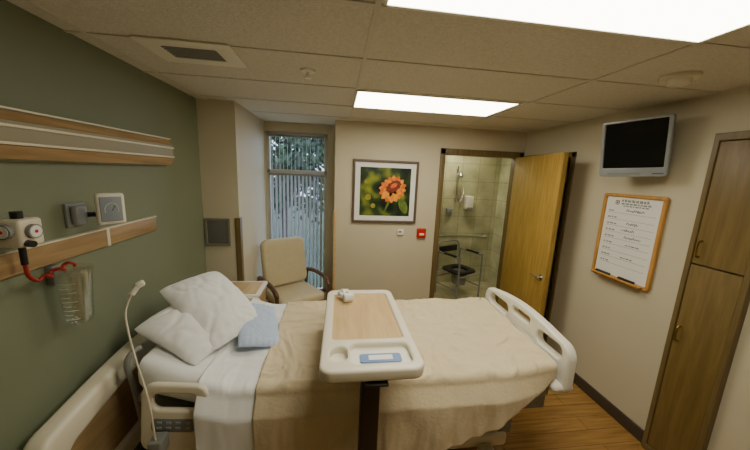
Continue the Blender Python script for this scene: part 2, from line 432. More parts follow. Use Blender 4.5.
# ------------------------------------------------------------------ right wall things
tvl = Vector((2.02, 2.06, 0)); tvr = Vector((2.15, 1.68, 0))
mid = (tvl + tvr) / 2; ang = math.atan2(tvr.y - tvl.y, tvr.x - tvl.x)
tv = root('television', (mid.x, mid.y, 1.93), 'small grey flat television on a wall arm', 'television', rotz=ang)
W = (tvr - tvl).length; TH = .40
tm = Matrix.Translation((0, 0, TH / 2)) @ Euler((R(97), 0, 0)).to_matrix().to_4x4() @ Matrix.Rotation(R(1.5), 4, 'Z')
make('casing', G().shape([rr(0, 0, W, TH, .02), rr(0, .022, W - .045, TH - .08, .006)], .035, .005, tm), m_silver, parent=tv)
make('screen', G().shape([rr(0, .022, W - .04, TH - .075, .006)], .012, 0, tm), m_black, parent=tv)
make('rear_shell', G().shape([rr(0, 0, W - .03, TH - .03, .03)], .05, .012, tm @ Matrix.Translation((0, 0, -.035))), m_dark, parent=tv)
for k in range(5): make('button', G().cyl(tm @ Vector((.13 + .012 * k, -TH / 2 + .022, .016)), tm @ Vector((.13 + .012 * k, -TH / 2 + .022, .021)), .004, n=10), m_dark, parent=tv)
make('mount_arm', G().tube([(.0, .05, .2), (.03, .11, .2)], .02, smooth=1), m_dark, parent=tv)
make('speaker_strip', G().shape([rr(-.04, -TH / 2 + .022, .2, .014, .005)], .003, 0, tm @ Matrix.Translation((0, 0, .018))), m_grey, parent=tv)
make('wall_bracket', G().bb(XR - .03, XR, 1.86, 1.98, 2.06, 2.24, .004).bb(2.17, 2.25, 1.89, 1.95, 2.11, 2.16, .004), m_dark, label='dark steel wall bracket behind the television', cat='bracket')
YZm = lambda x: Matrix.Translation((x, 0, 0)) @ Matrix(((0, 0, -1, 0), (-1, 0, 0, 0), (0, 1, 0, 0), (0, 0, 0, 1)))
wb = root('whiteboard', (XR, 1.95, 1.10), 'patient information whiteboard in orange wood frame', 'whiteboard')
bc = (-1.948, 1.453); bw, bh = .48, .69
make('frame', G().shape([rr(bc[0], bc[1], bw, bh, .02), rr(bc[0], bc[1], bw - .05, bh - .05, .004)], .025, .005, YZm(XR - .014)), m_frame, parent=wb)
make('board', G().shape([rr(bc[0], bc[1], bw - .04, bh - .04, .004)], .01, 0, YZm(XR - .008)), m_paper, parent=wb)
make('tray', G().bb(XR - .075, XR - .012, 1.75, 2.14, 1.118, 1.130, .003).bb(XR - .075, XR - .069, 1.75, 2.14, 1.118, 1.142, .002), m_frame, parent=wb)
gi = G()
xb = XR - .0135
def dash(u0, u1, z, h=.006):
    gi.bb(xb - .0006, xb, 2.165 - u1, 2.165 - u0, z - h / 2, z + h / 2)
random.seed(3)
def words(u0, u1, z, h, s=1.0):
    u = u0
    while u < u1 - .010:
        L = random.uniform(.014, .03)
        n = max(2, int(L / (.0055 * s)))
        for k in range(n):
            a = u + k * .0055 * s
            gi.bb(xb - .0006, xb, 2.165 - a - .0026 * s, 2.165 - a, z - h / 2, z + h / 2 * random.choice((1, .5, .7)))
            if random.random() < .7: gi.bb(xb - .0006, xb, 2.165 - a - .0055 * s, 2.165 - a, z - h / 2, z - h / 2 + .0024 * s)
            if random.random() < .6: gi.bb(xb - .0006, xb, 2.165 - a - .0055 * s, 2.165 - a, z, z + .0024 * s)
        u += n * .0055 * s + .007
words(.13, .35, 1.746, .022, .9); words(.13, .36, 1.722, .014, .8); words(.15, .34, 1.704, .010, .7)
for i in range(9):
    z = 1.660 - i * .052
    words(.035, .035 + random.choice((.05, .07, .09)), z, .011, .8)
    dash(.03, .40, z - .016, .0015)
words(.22, .34, 1.40, .010, .8); words(.20, .30, 1.296, .010, .8)
make('lettering', gi, m_ink, parent=wb)
ge = G().shape([rr(-(2.165 - .095), 1.728, .034, .036, .012), rr(-(2.165 - .095), 1.728, .024, .026, .009)], .001, 0, YZm(xb)).shape([rr(-(2.165 - .095), 1.728, .012, .016, .005)], .001, 0, YZm(xb))
make('emblem', ge, M('emblem_maroon', (96, 44, 52), .5), parent=wb)
m_mk = M('ink_marker', (50, 66, 120), .5)
random.seed(11)
for (u0, u1, zc) in ((.18, .32, 1.666), (.20, .30, 1.562), (.17, .27, 1.51), (.2, .33, 1.455)):
    P = []; u = u0; k = 0
    while u < u1:
        P.append((u, zc + (random.uniform(.006, .016) if k % 2 else random.uniform(-.006, .0)))); u += random.uniform(.006, .011); k += 1
    make('handwriting', G().tube([(xb - .001, 2.165 - a, z) for a, z in P], .0016, n=6), m_mk, parent=wb)
for i, (yy, mm) in enumerate(((2.06, m_ink), (1.86, m_dark))):
    mk = root('whiteboard_marker', (XR - .042, yy, 1.13), 'dark marker pen lying in the whiteboard tray', 'marker', group='marker pens')
    make('barrel', G().cyl((XR - .042, yy - .06, 1.141), (XR - .042, yy + .025, 1.141), .011), mm, parent=mk)
    make('cap', G().cyl((XR - .042, yy + .025, 1.141), (XR - .042, yy + .06, 1.141), .012), m_dark, parent=mk)
wd = root('wardrobe', (XR, 1.37, 0), 'tall narrow oak built-in locker with upper and lower doors', 'wardrobe')
make('frame', G().shape([rr(-1.37, 1.10, .305, 2.19, .002, 1), rr(-1.37, 1.10, .25, 2.10, .002, 1)], .04, .003, YZm(XR - .02)), m_oakd, parent=wd)
make('body', G().bb(XR - .012, XR - .001, 1.23, 1.51, .03, 2.17), m_oakd, parent=wd)
for (z0, z1, hz) in ((1.405, 2.145, 1.50), (.055, 1.395, .93)):
    d = make('door', G().bb(XR - .034, XR - .013, 1.248, 1.492, z0, z1, .003), m_oakw, parent=wd)
    make('handle', G().tube([(XR - .034, 1.465, hz - .05), (XR - .06, 1.465, hz - .04), (XR - .06, 1.465, hz + .04), (XR - .034, 1.465, hz + .05)], .0055, smooth=3), m_brass, parent=d)

# ------------------------------------------------------------------ left wall things
ol = root('overbed_light', (XL, 1.7, 1.86), 'long wall light with wood bands and tan middle strip', 'wall light')
y0, y1 = 1.14, 2.22
def prof(pts, y0, y1, m=0, g=None):
    g = g or G()
    mtx = Matrix(((1, 0, 0, 0), (0, 0, -1, (y0 + y1) / 2), (0, 1, 0, 0), (0, 0, 0, 1)))
    return g.shape([pts], y1 - y0, 0, mtx, m)
make('housing', prof([(XL, 2.045), (XL + .045, 2.05), (XL + .07, 2.005), (XL + .07, 1.93), (XL + .045, 1.875), (XL, 1.865)], y0, y1), M('light_housing', (156, 150, 128), .5), parent=ol)
make('wood_front', G().box((XL + .060, (y0 + y1) / 2, 2.024), (.006, y1 - y0 - .01, .035), rot=(0, R(-29), 0)), m_rail, parent=ol)
make('wood_front', G().box((XL + .062, (y0 + y1) / 2, 1.900), (.006, y1 - y0 - .01, .05), rot=(0, R(24), 0)), m_rail, parent=ol)
make('top_lip', G().box((XL + .03, (y0 + y1) / 2, 2.05), (.06, y1 - y0, .008), .002), m_cream, parent=ol)
make('front_ridge', G().bb(XL + .068, XL + .078, y0, y1, 1.985, 1.995, .002), m_cream, parent=ol)
make('front_ridge', G().bb(XL + .068, XL + .078, y0, y1, 1.925, 1.935, .002), m_cream, parent=ol)
make('end_cap', prof([(XL, 2.06), (XL + .05, 2.06), (XL + .082, 2.0), (XL + .082, 1.93), (XL + .055, 1.86), (XL, 1.855)], y0 - .012, y0), m_base, parent=ol)
er = root('equipment_rail', (XL, 1.45, 1.45), 'horizontal wood-faced equipment rail on the green wall', 'wall rail')
make('rail_board', G().bb(XL, XL + .025, .8, 2.04, 1.45, 1.54, .004), m_rail, parent=er)
make('rail_edge', G().bb(XL, XL + .030, .8, 2.04, 1.538, 1.545, .002), m_cream, parent=er)
make('rail_joint', G().bb(XL + .0, XL + .028, 1.62, 1.64, 1.448, 1.546, .002), m_cream, parent=er)
bp = root('blood_pressure_gauge', (-1.05, 1.49, 1.58), 'square blood pressure gauge with white frame and pale face', 'pressure gauge', rotz=R(44))
make('case', G().box((0, 0, .085), (.102, .04, .145), .012, seg=4), m_white, parent=bp)
make('dial', G().box((0, -.021, .085), (.078, .006, .114), .004), M('dial_face', (150, 160, 170), .25), parent=bp)
gd = G()
gd.tube([(.024 * math.cos(t), -.025, .08 + .034 * math.sin(t)) for t in [R(-20 + 20 * k) for k in range(12)]], .0012, n=6, smooth=1)
make('dial_scale', gd, m_white, parent=bp)
make('needle', G().box((.008, -.0255, .09), (.002, .001, .03), rot=(0, .5, 0)), m_ink, parent=bp)
make('mount', G().cyl((-.02, .02, .06), (-.07, .10, .05), .012), m_dark, parent=bp)
bk = root('cuff_bracket', (XL, 1.46, 1.58), 'grey plastic cuff holder on the green wall', 'holder')
make('backplate', G().bb(XL, XL + .015, 1.43, 1.53, 1.58, 1.69, .005), m_grey, parent=bk)
make('pocket', G().bb(XL + .015, XL + .05, 1.44, 1.50, 1.59, 1.68, .015), m_silver, parent=bk)
sr = root('suction_regulator', (XL, 1.15, 1.54), 'cream suction regulator with small gauges and dark knobs', 'suction regulator')
make('body', G().bb(XL + .03, XL + .12, 1.12, 1.205, 1.57, 1.67, .012, seg=4), m_cream, parent=sr)
for (a, b_, c_, d_) in (((XL + .080, 1.12, 1.63), (XL + .080, 1.104, 1.63), (XL + .080, 1.105, 1.63), (XL + .080, 1.1025, 1.63)), ((XL + .12, 1.16, 1.625), (XL + .133, 1.16, 1.625), (XL + .132, 1.16, 1.625), (XL + .1345, 1.16, 1.625))):
    q = make('gauge', G().cyl(a, b_, .026), m_grey, parent=sr)
    cc = Vector(c_); dd = Vector(d_)
    make('gauge_face', G().cyl(c_, d_, .021), m_paper, parent=q)
    ex = (dd - cc).normalized()
    make('gauge_mark', G().cyl(dd, dd + ex * .001, .006), m_red, parent=q)
make('knob', G().cyl((XL + .08, 1.16, 1.67), (XL + .08, 1.16, 1.695), .016), m_dark, parent=sr)
make('knob', G().cyl((XL + .12, 1.14, 1.585), (XL + .145, 1.13, 1.585), .012), m_dark, parent=sr)
make('port', G().cyl((XL + .08, 1.16, 1.57), (XL + .08, 1.16, 1.50), .010), m_dark, parent=sr)
make('wall_connector', G().cyl((XL, 1.16, 1.61), (XL + .04, 1.16, 1.61), .02), m_dark, parent=sr)
oo = root('oxygen_flowmeter', (XL, .98, 1.5), 'dark outlet flowmeter with grey knob on the rail', 'flowmeter')
make('body', G().cyl((XL, 1.0, 1.61), (XL + .09, 1.0, 1.61), .020).cyl((XL + .09, 1.0, 1.61), (XL + .09, 1.0, 1.52), .012), m_dark, parent=oo)
make('knob', G().cyl((XL + .09, 1.0, 1.61), (XL + .115, 1.0, 1.61), .022), m_grey, parent=oo)
HP = [(XL + .08, 1.16, 1.499), (XL + .085, 1.16, 1.455), (XL + .095, 1.18, 1.43)]
for k in range(25):
    t = k / 24; a = t * 4 * math.pi
    HP.append((XL + .10 + .012 * math.sin(a), 1.195 + .11 * t, 1.435 + .008 * math.cos(a) + .018 * t))
HP += [(XL + .10, 1.325, 1.45), (XL + .10, 1.33, 1.438)]
make('suction_hose', G().tube(HP, .0066, smooth=3), m_orange, label='thin dark red hose linking the regulator to the canister', cat='hose')
CY = 1.33
cn = root('suction_canister', (XL + .09, CY, 1.20), 'clear plastic suction canister hanging on the green wall', 'canister')
make('cup', G().lathe([(0, 1.19), (.040, 1.19), (.046, 1.20), (.060, 1.415), (.058, 1.415), (.044, 1.205), (0, 1.195)], (XL + .09, CY, 0)), m_clear, parent=cn)
make('lid', G().lathe([(0, 1.435), (.056, 1.435), (.065, 1.43), (.065, 1.414), (0, 1.414)], (XL + .09, CY, 0)), m_clear, parent=cn)
gr_ = G()
for k in range(9):
    z = 1.215 + k * .02
    gr_.tube([(XL + .09 + (.0465 + (z - 1.20) * .066) * math.cos(t), CY + (.0465 + (z - 1.20) * .066) * math.sin(t), z) for t in [R(-110 + 12 * j) for j in range(4 if k % 2 else 6)]], .0008, n=6, smooth=1)
make('volume_marks', gr_, m_white, parent=cn)
make('hanger', G().bb(XL, XL + .03, CY - .02, CY + .02, 1.36, 1.44, .003), m_grey, parent=cn)

# ------------------------------------------------------------------ hospital bed
bed = root('hospital_bed', (.2, 1.8, 0), 'cream hospital bed with raised head section and moulded end boards', 'bed')
BYN, BYF = 1.35, 2.25
def mz(x):
    if x < -.5: return .80 + (-.5 - x) * .36
    return .80
def foot(x):
    t = max(0, min(1, (x - .85) / .45)); return .07 * t * t
gm = G()
xs_ = [-.93, -.9, -.8, -.7, -.6, -.53, -.47, -.3, 0, .4, .8, .95, 1.08, 1.2, 1.27, 1.30]
bm = bmesh.new(); rings = []
for i, x in enumerate(xs_):
    sh = .03 if i in (0, len(xs_) - 1) else 0
    fo = foot(x)
    sec = rr((BYN + fo + BYF) / 2, mz(x) - .085, BYF - BYN - fo - sh, .17 - sh, .05, 5)
    rings.append([bm.verts.new((x, p[0], p[1])) for p in sec])
for i in range(len(rings) - 1):
    n = len(rings[0])
    for k in range(n): bm.faces.new((rings[i][k], rings[i][(k + 1) % n], rings[i + 1][(k + 1) % n], rings[i + 1][k]))
bm.faces.new(rings[0][::-1]); bm.faces.new(rings[-1])
bmesh.ops.recalc_face_normals(bm, faces=bm.faces)
gm._add(bm, 0)
make('mattress', gm, m_sheet, parent=bed, ang=60)
gfm = G()
gfm.bb(-.5, 1.33, BYN + .08, BYF - .03, .56, .62, .01).box((-.72, 1.8, .66), (.50, .84, .05), .01, rot=(0, R(19), 0))
gfm.bb(-1.02, 1.36, 1.48, 1.56, .42, .52, .01).bb(-1.02, 1.36, 2.04, 2.12, .42, .52, .01)
gfm.bb(-.95, -.85, 1.48, 2.12, .25, .52, .01).bb(1.05, 1.15, 1.48, 2.12, .25, .52, .01)
for x in (-.6, .9):
    gfm.box((x, 1.52, .54), (.06, .05, .2), .005).box((x, 2.08, .54), (.06, .05, .2), .005)
make('frame', gfm, m_grey, parent=bed)
make('base', G().bb(-.98, 1.12, 1.46, 2.14, .17, .27, .03, seg=5), m_cream, parent=bed)
for (x, y) in ((-.85, 1.42), (.95, 1.42), (-.85, 2.18), (.95, 2.18)):
    cs = make('caster', G().box((x, y, .19), (.10, .06, .08), .02), m_cream, parent=bed)
    make('wheel', G().cyl((x, y - .02, .075), (x, y + .02, .075), .075), m_dark, parent=cs)
FBm = lambda x: Matrix.Translation((x, 0, 0)) @ Matrix(((0, 0, 1, 0), (1, 0, 0, 0), (0, 1, 0, 0), (0, 0, 0, 1)))
def endboard_outline(y0, y1, zb, zs, zt, r=.09, n=8):
    pts = [(y0 + .05, zb), (y1 - .05, zb)]
    for i in range(n + 1):
        a = R(-60 + 60 * i / n); pts.append((y1 - .03 + .03 * math.cos(a), zb + .05 + .05 * math.sin(a)))
    for i in range(n + 1):
        a = R(90 * i / n); pts.append((y1 - r + r * math.cos(a), zs - r + r * math.sin(a)))
    for i in range(1, 12):
        t = i / 12; pts.append((y1 - r + (y0 - y1 + 2 * r) * t, zs + (zt - zs) * math.sin(math.pi * t)))
    for i in range(n + 1):
        a = R(90 + 90 * i / n); pts.append((y0 + r + r * math.cos(a), zs - r + r * math.sin(a)))
    for i in range(n + 1):
        a = R(180 + 60 * i / n); pts.append((y0 + .03 + .03 * math.cos(a), zb + .05 + .05 * math.sin(a)))
    return pts
fbo = endboard_outline(1.33, 2.29, .64, .945, .99)
fb = make('footboard', G().shape([fbo, rr(1.50, .87, .22, .085, .038), rr(2.08, .87, .27, .09, .04), rr(1.79, .915, .20, .05, .022)], .06, .014, FBm(1.36)), m_white, parent=bed)
make('inset_panel', G().shape([rr(1.795, .76, .5, .11, .045)], .067, .004, FBm(1.36)), m_cream, parent=fb)
make('bumper', G().bb(1.27, 1.41, 1.335, 1.42, .65, .70, .025, seg=5), m_white, parent=fb)
make('bumper', G().bb(1.27, 1.41, 2.19, 2.28, .65, .70, .025, seg=5), m_white, parent=fb)
hbo = endboard_outline(1.02, 2.38, .35, .85, .91, .10)
hbi = endboard_outline(1.13, 2.27, .46, .73, .79, .07)
hb = make('headboard', G().shape([hbo, hbi], .09, .026, FBm(-1.10)), m_cream, parent=bed)
make('wood_panel', G().shape([hbi], .03, 0, FBm(-1.10)), m_hb, parent=hb)
m_btn = M('button_blue', (150, 160, 180), .4)
def siderail(x0, x1, z0, z1, y, tilt=0):
    cx, cz = (x0 + x1) / 2, (z0 + z1) / 2; w_, h_ = x1 - x0, z1 - z0
    mt = Matrix.Translation((cx, y, cz)) @ Euler((R(90), 0, 0)).to_matrix().to_4x4() @ Matrix.Rotation(tilt, 4, 'Z')
    s_ = make('siderail', G().shape([rr(0, 0, w_, h_, .06), rr(0, h_ * .25, w_ - .10, h_ * .24, .035)], .034, .013, mt), m_cream, parent=bed)
    p_ = make('control_panel', G().shape([rr(0, -h_ * .08, w_ * .66, h_ * .2, .02)], .038, .002, mt), m_grey, parent=s_)
    for i in range(4):
        for j in range(2):
            p = mt @ Vector((-w_ * .21 + i * w_ * .14, -h_ * .04 - j * h_ * .08, .0195)); make('button', G().box(p, (.022, .004, .014), .0015), m_btn, parent=s_)
siderail(-.90, -.605, .50, .865, 1.314, -.10)
siderail(-.90, -.605, .50, .865, 2.292, -.10)
make('rail_arm', G().tube([(-.72, 1.5, .5), (-.72, 1.38, .47), (-.72, 1.33, .52)], .018), m_grey, parent=bed)
make('push_handle', G().tube([(-.97, 1.42, .55), (-.98, 1.40, .8), (-.985, 1.38, .92), (-.975, 1.40, .97), (-.955, 1.44, .98)], .013), m_grey, parent=bed)

def drape(x0, x1, ztop, hemN, hemF, yN, yF, out=.05, amp=.018, seed=0, n=(90, 110), wr=.006, ft=0):
    rad = .04
    def fn(u, v):
        x = x0 + (x1 - x0) * u
        yn, yf = yN + (foot(x) if ft else 0), yF
        zt = ztop(x)
        hn, hf = hemN(x), hemF(x)
        LN = max(.01, zt - rad - hn); LF = zt - rad - hf; arc = rad * math.pi / 2
        top = (yf - yn) - 2 * rad
        tot = LN + LF + 2 * arc + top
        s = v * tot
        if s < LN:
            d = LN - s; y = yn; z = zt - rad - d; side = -1
        elif s < LN + arc:
            a = (s - LN) / rad; y = yn + rad - rad * math.cos(a); z = zt - rad + rad * math.sin(a); d = 0; side = 0
        elif s < LN + arc + top:
            y = yn + rad + (s - LN - arc); z = zt; d = 0; side = 0
        elif s < LN + 2 * arc + top:
            a = (s - LN - arc - top) / rad; y = yf - rad + rad * math.sin(a); z = zt - rad + rad * math.cos(a); d = 0; side = 0
        else:
            d = s - (LN + 2 * arc + top); y = yf; z = zt - rad - d; side = 1
        p = Vector((x * 3.2 + seed, y * 3.2, z * 1.2))
        fk = 1 - (foot(x) / .07 if ft else 0)
        if side:
            k = min(1, d / .08); k2 = min(1, d / .35)
            rip = math.sin(x * 21 + seed + 2.2 * noise.noise(Vector((x * 4, seed, z)))) * .5 + .5
            fine = noise.noise(Vector((x * 18 + seed, z * 4, 1.0))) + .5 * noise.noise(Vector((x * 34 + seed, z * 9, 4.0)))
            y += side * (out * k * fk + amp * k2 * rip * (.3 + .7 * fk) + .006 * noise.noise(p * 4) * fk + wr * 1.0 * k2 * fine)
            x += .012 * k2 * noise.noise(p * 1.5)
        else:
            q = Vector((x * 4 + seed, y * 3, 0))
            wq = noise.noise(q) * 1.2
            rd1 = max(0, 1 - abs(noise.noise(Vector((x * 6 + wq + seed, y * 2.6 - wq, 5)))) * 4)
            rd2 = max(0, 1 - abs(noise.noise(Vector((x * 3 - y * 4 + wq, y * 7 + x * 2, 9)))) * 4)
            rd3 = max(0, 1 - abs(noise.noise(Vector((x * 12 + wq * 2, y * 9, 13)))) * 4)
            ss = lambda t: t * t * (3 - 2 * t)
            z += wr * (.8 * noise.noise(q) + .9 * ss(rd1) + .6 * ss(rd2) + .35 * ss(rd3))
        return (x, y, z)
    return G().grid(fn, n[0], n[1], thick=.003)

make('bed_sheet', drape(-.645, -.30, lambda x: mz(x) + .008, lambda x: .20 + .02 * math.sin(x * 9), lambda x: .5, 1.308, 2.285, .052, .008, 4.2, (60, 140), .004),
     m_sheet, label='white cotton sheet hanging over the side of the bed', cat='sheet', ang=180)
def hemN(x):
    if x < .35: return .32 + .012 * math.sin(x * 7)
    t = (x - .35) / .95
    return .32 + .42 * t ** 1.0 + .012 * math.sin(x * 13)
make('blanket', drape(-.38, 1.305, lambda x: mz(x) + .018, hemN, lambda x: .45, 1.303, 2.292, .054, .022, 1.3, (280, 240), .011, ft=1),
     m_blanket, label='beige woven blanket spread over the hospital bed', cat='blanket', ang=180)

def pillow(name, mt, sx, sy, t, mat, label, cat, seed, grp=None, nz=.006, cr=.04, sag=0.0, ex=3.0):
    def surf(sign):
        def fn(u, v):
            a = u * 2 - 1; b = v * 2 - 1
            a = math.sin(a * math.pi / 2); b = math.sin(b * math.pi / 2)
            e = (max(0, (1 - abs(a) ** ex)) * max(0, (1 - abs(b) ** ex))) ** .55
            x = a * sx / 2 * (1 - cr * abs(b) ** 6 - .025 * (1 - b * b) * (abs(a) ** 3))
            y = b * sy / 2 * (1 - cr * abs(a) ** 6 - .025 * (1 - a * a) * (abs(b) ** 3))
            z = sign * t / 2 * e
            wq = noise.noise(Vector((a * 1.2 + seed, b * 1.2, 2))) * 1.2
            wv = noise.noise(Vector((a * 1.3 + seed, b * 1.3, sign))) * 1.2
            cr1 = max(0, 1 - abs(noise.noise(Vector((a * 1.4 + wq + seed, b * 1.1 - wq, sign * 3)))) * 4.5)
            cr2 = max(0, 1 - abs(noise.noise(Vector((a * 2.4 - wq + seed, b * 2.8 + wq, sign * 7)))) * 5)
            ss = lambda q: q * q * (3 - 2 * q)
            z += sign * nz * (wv - .9 * ss(cr1) - .5 * ss(cr2)) * min(1, e * 1.5)
            z += .0025 * math.sin(b * 22 + seed + 3 * a) * (abs(a) ** 5) * e * 2
            z -= sag * (a * a + b * b)
            return (x, y, z)
        return fn
    g = G().grid(surf(1), 64, 56).grid(surf(-1), 64, 56)
    bmesh.ops.remove_doubles(g.bm, verts=g.bm.verts, dist=1e-4)
    bmesh.ops.recalc_face_normals(g.bm, faces=g.bm.faces)
    bmesh.ops.transform(g.bm, matrix=mt, verts=g.bm.verts)
    return make(name, g, mat, label=label, cat=cat, ang=180, group=grp)
def frame_m(loc, xa, n, twist=0):
    n = Vector(n).normalized(); xa = Vector(xa); xa = (xa - n * xa.dot(n)).normalized(); ya = n.cross(xa)
    return Matrix.Translation(loc) @ Matrix((xa, ya, n)).transposed().to_4x4() @ Matrix.Rotation(R(twist), 4, 'Z')
pillow('pillow', frame_m((-.775, 1.72, .985), (.9, -.28, -.36), (.38, -.14, .92)), .40, .56, .15, m_sheet, 'white pillow lying flat on the raised head of the bed', 'pillow', 1.0, grp='white pillows on the bed', nz=.007, cr=.055, sag=.014)
pillow('pillow', frame_m((-.725, 1.765, 1.055), (.56, -.55, -.62), (.42, -.30, .85), 10), .52, .39, .12, m_sheet, 'white pillow leaning on top of another pillow', 'pillow', 5.0, grp='white pillows on the bed', nz=.008, cr=.055, sag=.016)
pillow('blue_cloth', frame_m((-.475, 1.765, .915), (.35, -.8, -.20), (.50, -.22, .84)), .34, .26, .05, m_blue, 'folded pale blue cloth leaning against the white pillows', 'cloth', 9.0, nz=.003, cr=.02, sag=.008, ex=7)

# ------------------------------------------------------------------ overbed table
ot = root('overbed_table', (.18, 1.15, 0), 'overbed table with wood inset, cream rim and dark column', 'table')
TX, TY, TZ = .165, 1.475, 1.075
def taper(pts, k):
    return [(TX + (x - TX) * (1 - k * (y - TY)), y) for x, y in pts]
outer = taper(rr(TX, TY, .445, .84, .055, 8), .06)
inner = taper(rr(TX, TY + .09, .35, .54, .02, 5), .06)
inner2 = taper(rr(TX + .045, TY - .295, .27, .15, .03, 5), .06)
inner3 = rr(TX - .145, TY - .295, .075, .10, .035, 6)
make('table_rim', G().shape([outer, inner, inner2, inner3], .055, .012, Matrix.Translation((0, 0, TZ - .0245))), m_cream, parent=ot)
make('wood_top', G().shape([inner], .02, 0, Matrix.Translation((0, 0, TZ - .018))), m_tabw, parent=ot)
make('tray_recess', G().shape([inner2], .014, 0, Matrix.Translation((0, 0, TZ - .032))), m_white, parent=ot)
make('cup_recess', G().shape([inner3], .014, 0, Matrix.Translation((0, 0, TZ - .038))), m_white, parent=ot)
make('underframe', G().bb(.06, .30, 1.12, 1.70, TZ - .08, TZ - .05, .008), m_cream, parent=ot)
make('column', G().bb(.120, .205, 1.11, 1.18, .08, TZ - .07, .01), m_brown, parent=ot)
make('base', G().bb(.13, .23, 1.08, 1.95, .055, .10, .02, seg=5).bb(-.06, .42, 1.10, 1.17, .055, .10, .02, seg=5).bb(.0, .36, 1.88, 1.94, .055, .10, .02, seg=5), m_brown, parent=ot)
for (x, y) in ((-.04, 1.135), (.40, 1.135), (.02, 1.91), (.34, 1.91)):
    make('caster', G().cyl((x - .012, y, .028), (x + .012, y, .028), .028), m_dark, parent=ot)
make('release_lever', G().bb(.13, .23, 1.05, 1.12, TZ - .075, TZ - .062, .005), m_dark, parent=ot)
bt = root('instruction_card', (TX + .045, 1.17, TZ), 'blue and white instruction card in the table recess', 'card')
make('card', G().shape([rr(TX + .045, 1.17, .19, .06, .012)], .006, 0, Matrix.Translation((0, 0, TZ - .022))), M('card_blue', (112, 140, 190), .5), parent=bt)
make('paper_label', G().bb(TX - .01, TX + .10, 1.155, 1.187, TZ - .019, TZ - .0175), m_paper, parent=bt)
def crump(u, v):
    a = u * 2 * math.pi; b = (v - .5) * math.pi
    p = Vector((math.cos(a) * math.cos(b), math.sin(a) * math.cos(b), math.sin(b)))
    r_ = .034 * (1 + .35 * noise.noise(p * 2.1) + .2 * noise.noise(p * 5))
    return (.055 + p.x * r_ * 1.1, 1.785 + p.y * r_, max(TZ - .0078, TZ + .020 + p.z * r_ * .95))
make('crumpled_tissue', G().grid(crump, 32, 20), m_paper, label='small crumpled white tissue on the wood table top', cat='tissue', ang=60)
make('bandage_roll', G().lathe([(.008, -.030), (.025, -.030), (.028, -.026), (.028, .026), (.025, .030), (.008, .030), (.008, -.030)], (.082, 1.73, TZ + .020), rot=(0, R(90), R(15))), m_paper, label='small white bandage roll lying on the wood table top', cat='bandage roll', ang=40)

# ------------------------------------------------------------------ gooseneck at the bed head
gn = root('reading_lamp', (-.83, 1.24, .5), 'thin gooseneck lamp with grey-white head clamped by the bed', 'lamp')
make('gooseneck', G().tube([(-.80, 1.235, .60), (-.815, 1.24, .84), (-.87, 1.265, 1.07), (-.895, 1.28, 1.22), (-.885, 1.29, 1.29), (-.868, 1.305, 1.335)], .004), m_cream, parent=gn)
make('lamp_head', G().cyl((-.874, 1.30, 1.32), (-.858, 1.313, 1.35), .012).box((-.850, 1.32, 1.358), (.034, .03, .026), .009, rot=(0, -.4, .6)), m_white, parent=gn)
make('clamp', G().bb(-.83, -.77, 1.215, 1.285, .56, .64, .01), m_grey, parent=gn)

# ------------------------------------------------------------------ bedside cabinet
ns = root('bedside_cabinet', (-.80, 2.6, 0), 'small tan bedside cabinet with cream top', 'cabinet')
make('body', G().bb(-.98, -.66, 2.42, 2.72, .06, .80, .006), m_rail, parent=ns)
make('cabinet_top', G().shape([rr(-.82, 2.57, .36, .34, .03)], .02, .004, Matrix.Translation((0, 0, .81))), m_white, parent=ns)
make('top_inlay', G().bb(-.965, -.675, 2.435, 2.705, .815, .823, .002), m_tabw, parent=ns)
d = make('drawer', G().bb(-.96, -.68, 2.402, 2.42, .60, .78, .004), m_tabw, parent=ns)
make('knob', G().cyl((-.82, 2.402, .69), (-.82, 2.385, .69), .012), m_chrome, parent=d)
d = make('door', G().bb(-.96, -.68, 2.402, 2.42, .10, .58, .004), m_tabw, parent=ns)
make('knob', G().cyl((-.72, 2.402, .45), (-.72, 2.385, .45), .012), m_chrome, parent=d)
make('plinth', G().bb(-.96, -.68, 2.44, 2.70, 0, .06), m_base, parent=ns)

# ------------------------------------------------------------------ armchair
ch = root('armchair', (-.49, 3.26, 0), 'pale tan vinyl armchair with dark wood arms near the window', 'chair', rotz=R(32))
make('seat', G().box((0, -.03, .46), (.52, .56, .12), .05, seg=6, rot=(R(-3), 0, 0)), m_chairf, parent=ch)
bmx = Matrix.Translation((0, .24, .79)) @ Euler((R(90 - 12), 0, 0)).to_matrix().to_4x4()
make('backrest', G().shape([rr(0, 0, .53, .56, .085, 8)], .10, .038, bmx), m_chairf, parent=ch, ang=60)
m_armw = wood('arm_wood', (80, 56, 34), (106, 76, 46), (6, 1, 6), 4.0)
for sx in (-1, 1):
    make('arm', G().tube([(sx * .30, -.30, .60), (sx * .305, -.25, .645), (sx * .31, -.12, .67), (sx * .31, .08, .665), (sx * .295, .24, .64)], .024), m_armw, parent=ch)
    make('leg', G().tube([(sx * .28, -.26, 0), (sx * .29, -.29, .3), (sx * .30, -.30, .60)], .02), m_armw, parent=ch)
    make('leg', G().tube([(sx * .28, .30, 0), (sx * .285, .25, .4), (sx * .295, .24, .64)], .02), m_armw, parent=ch)
make('seat_rail', G().bb(-.28, .28, -.27, -.24, .36, .40, .005), m_armw, parent=ch)
make('seat_rail', G().bb(-.29, .29, .22, .25, .36, .40, .005), m_armw, parent=ch)

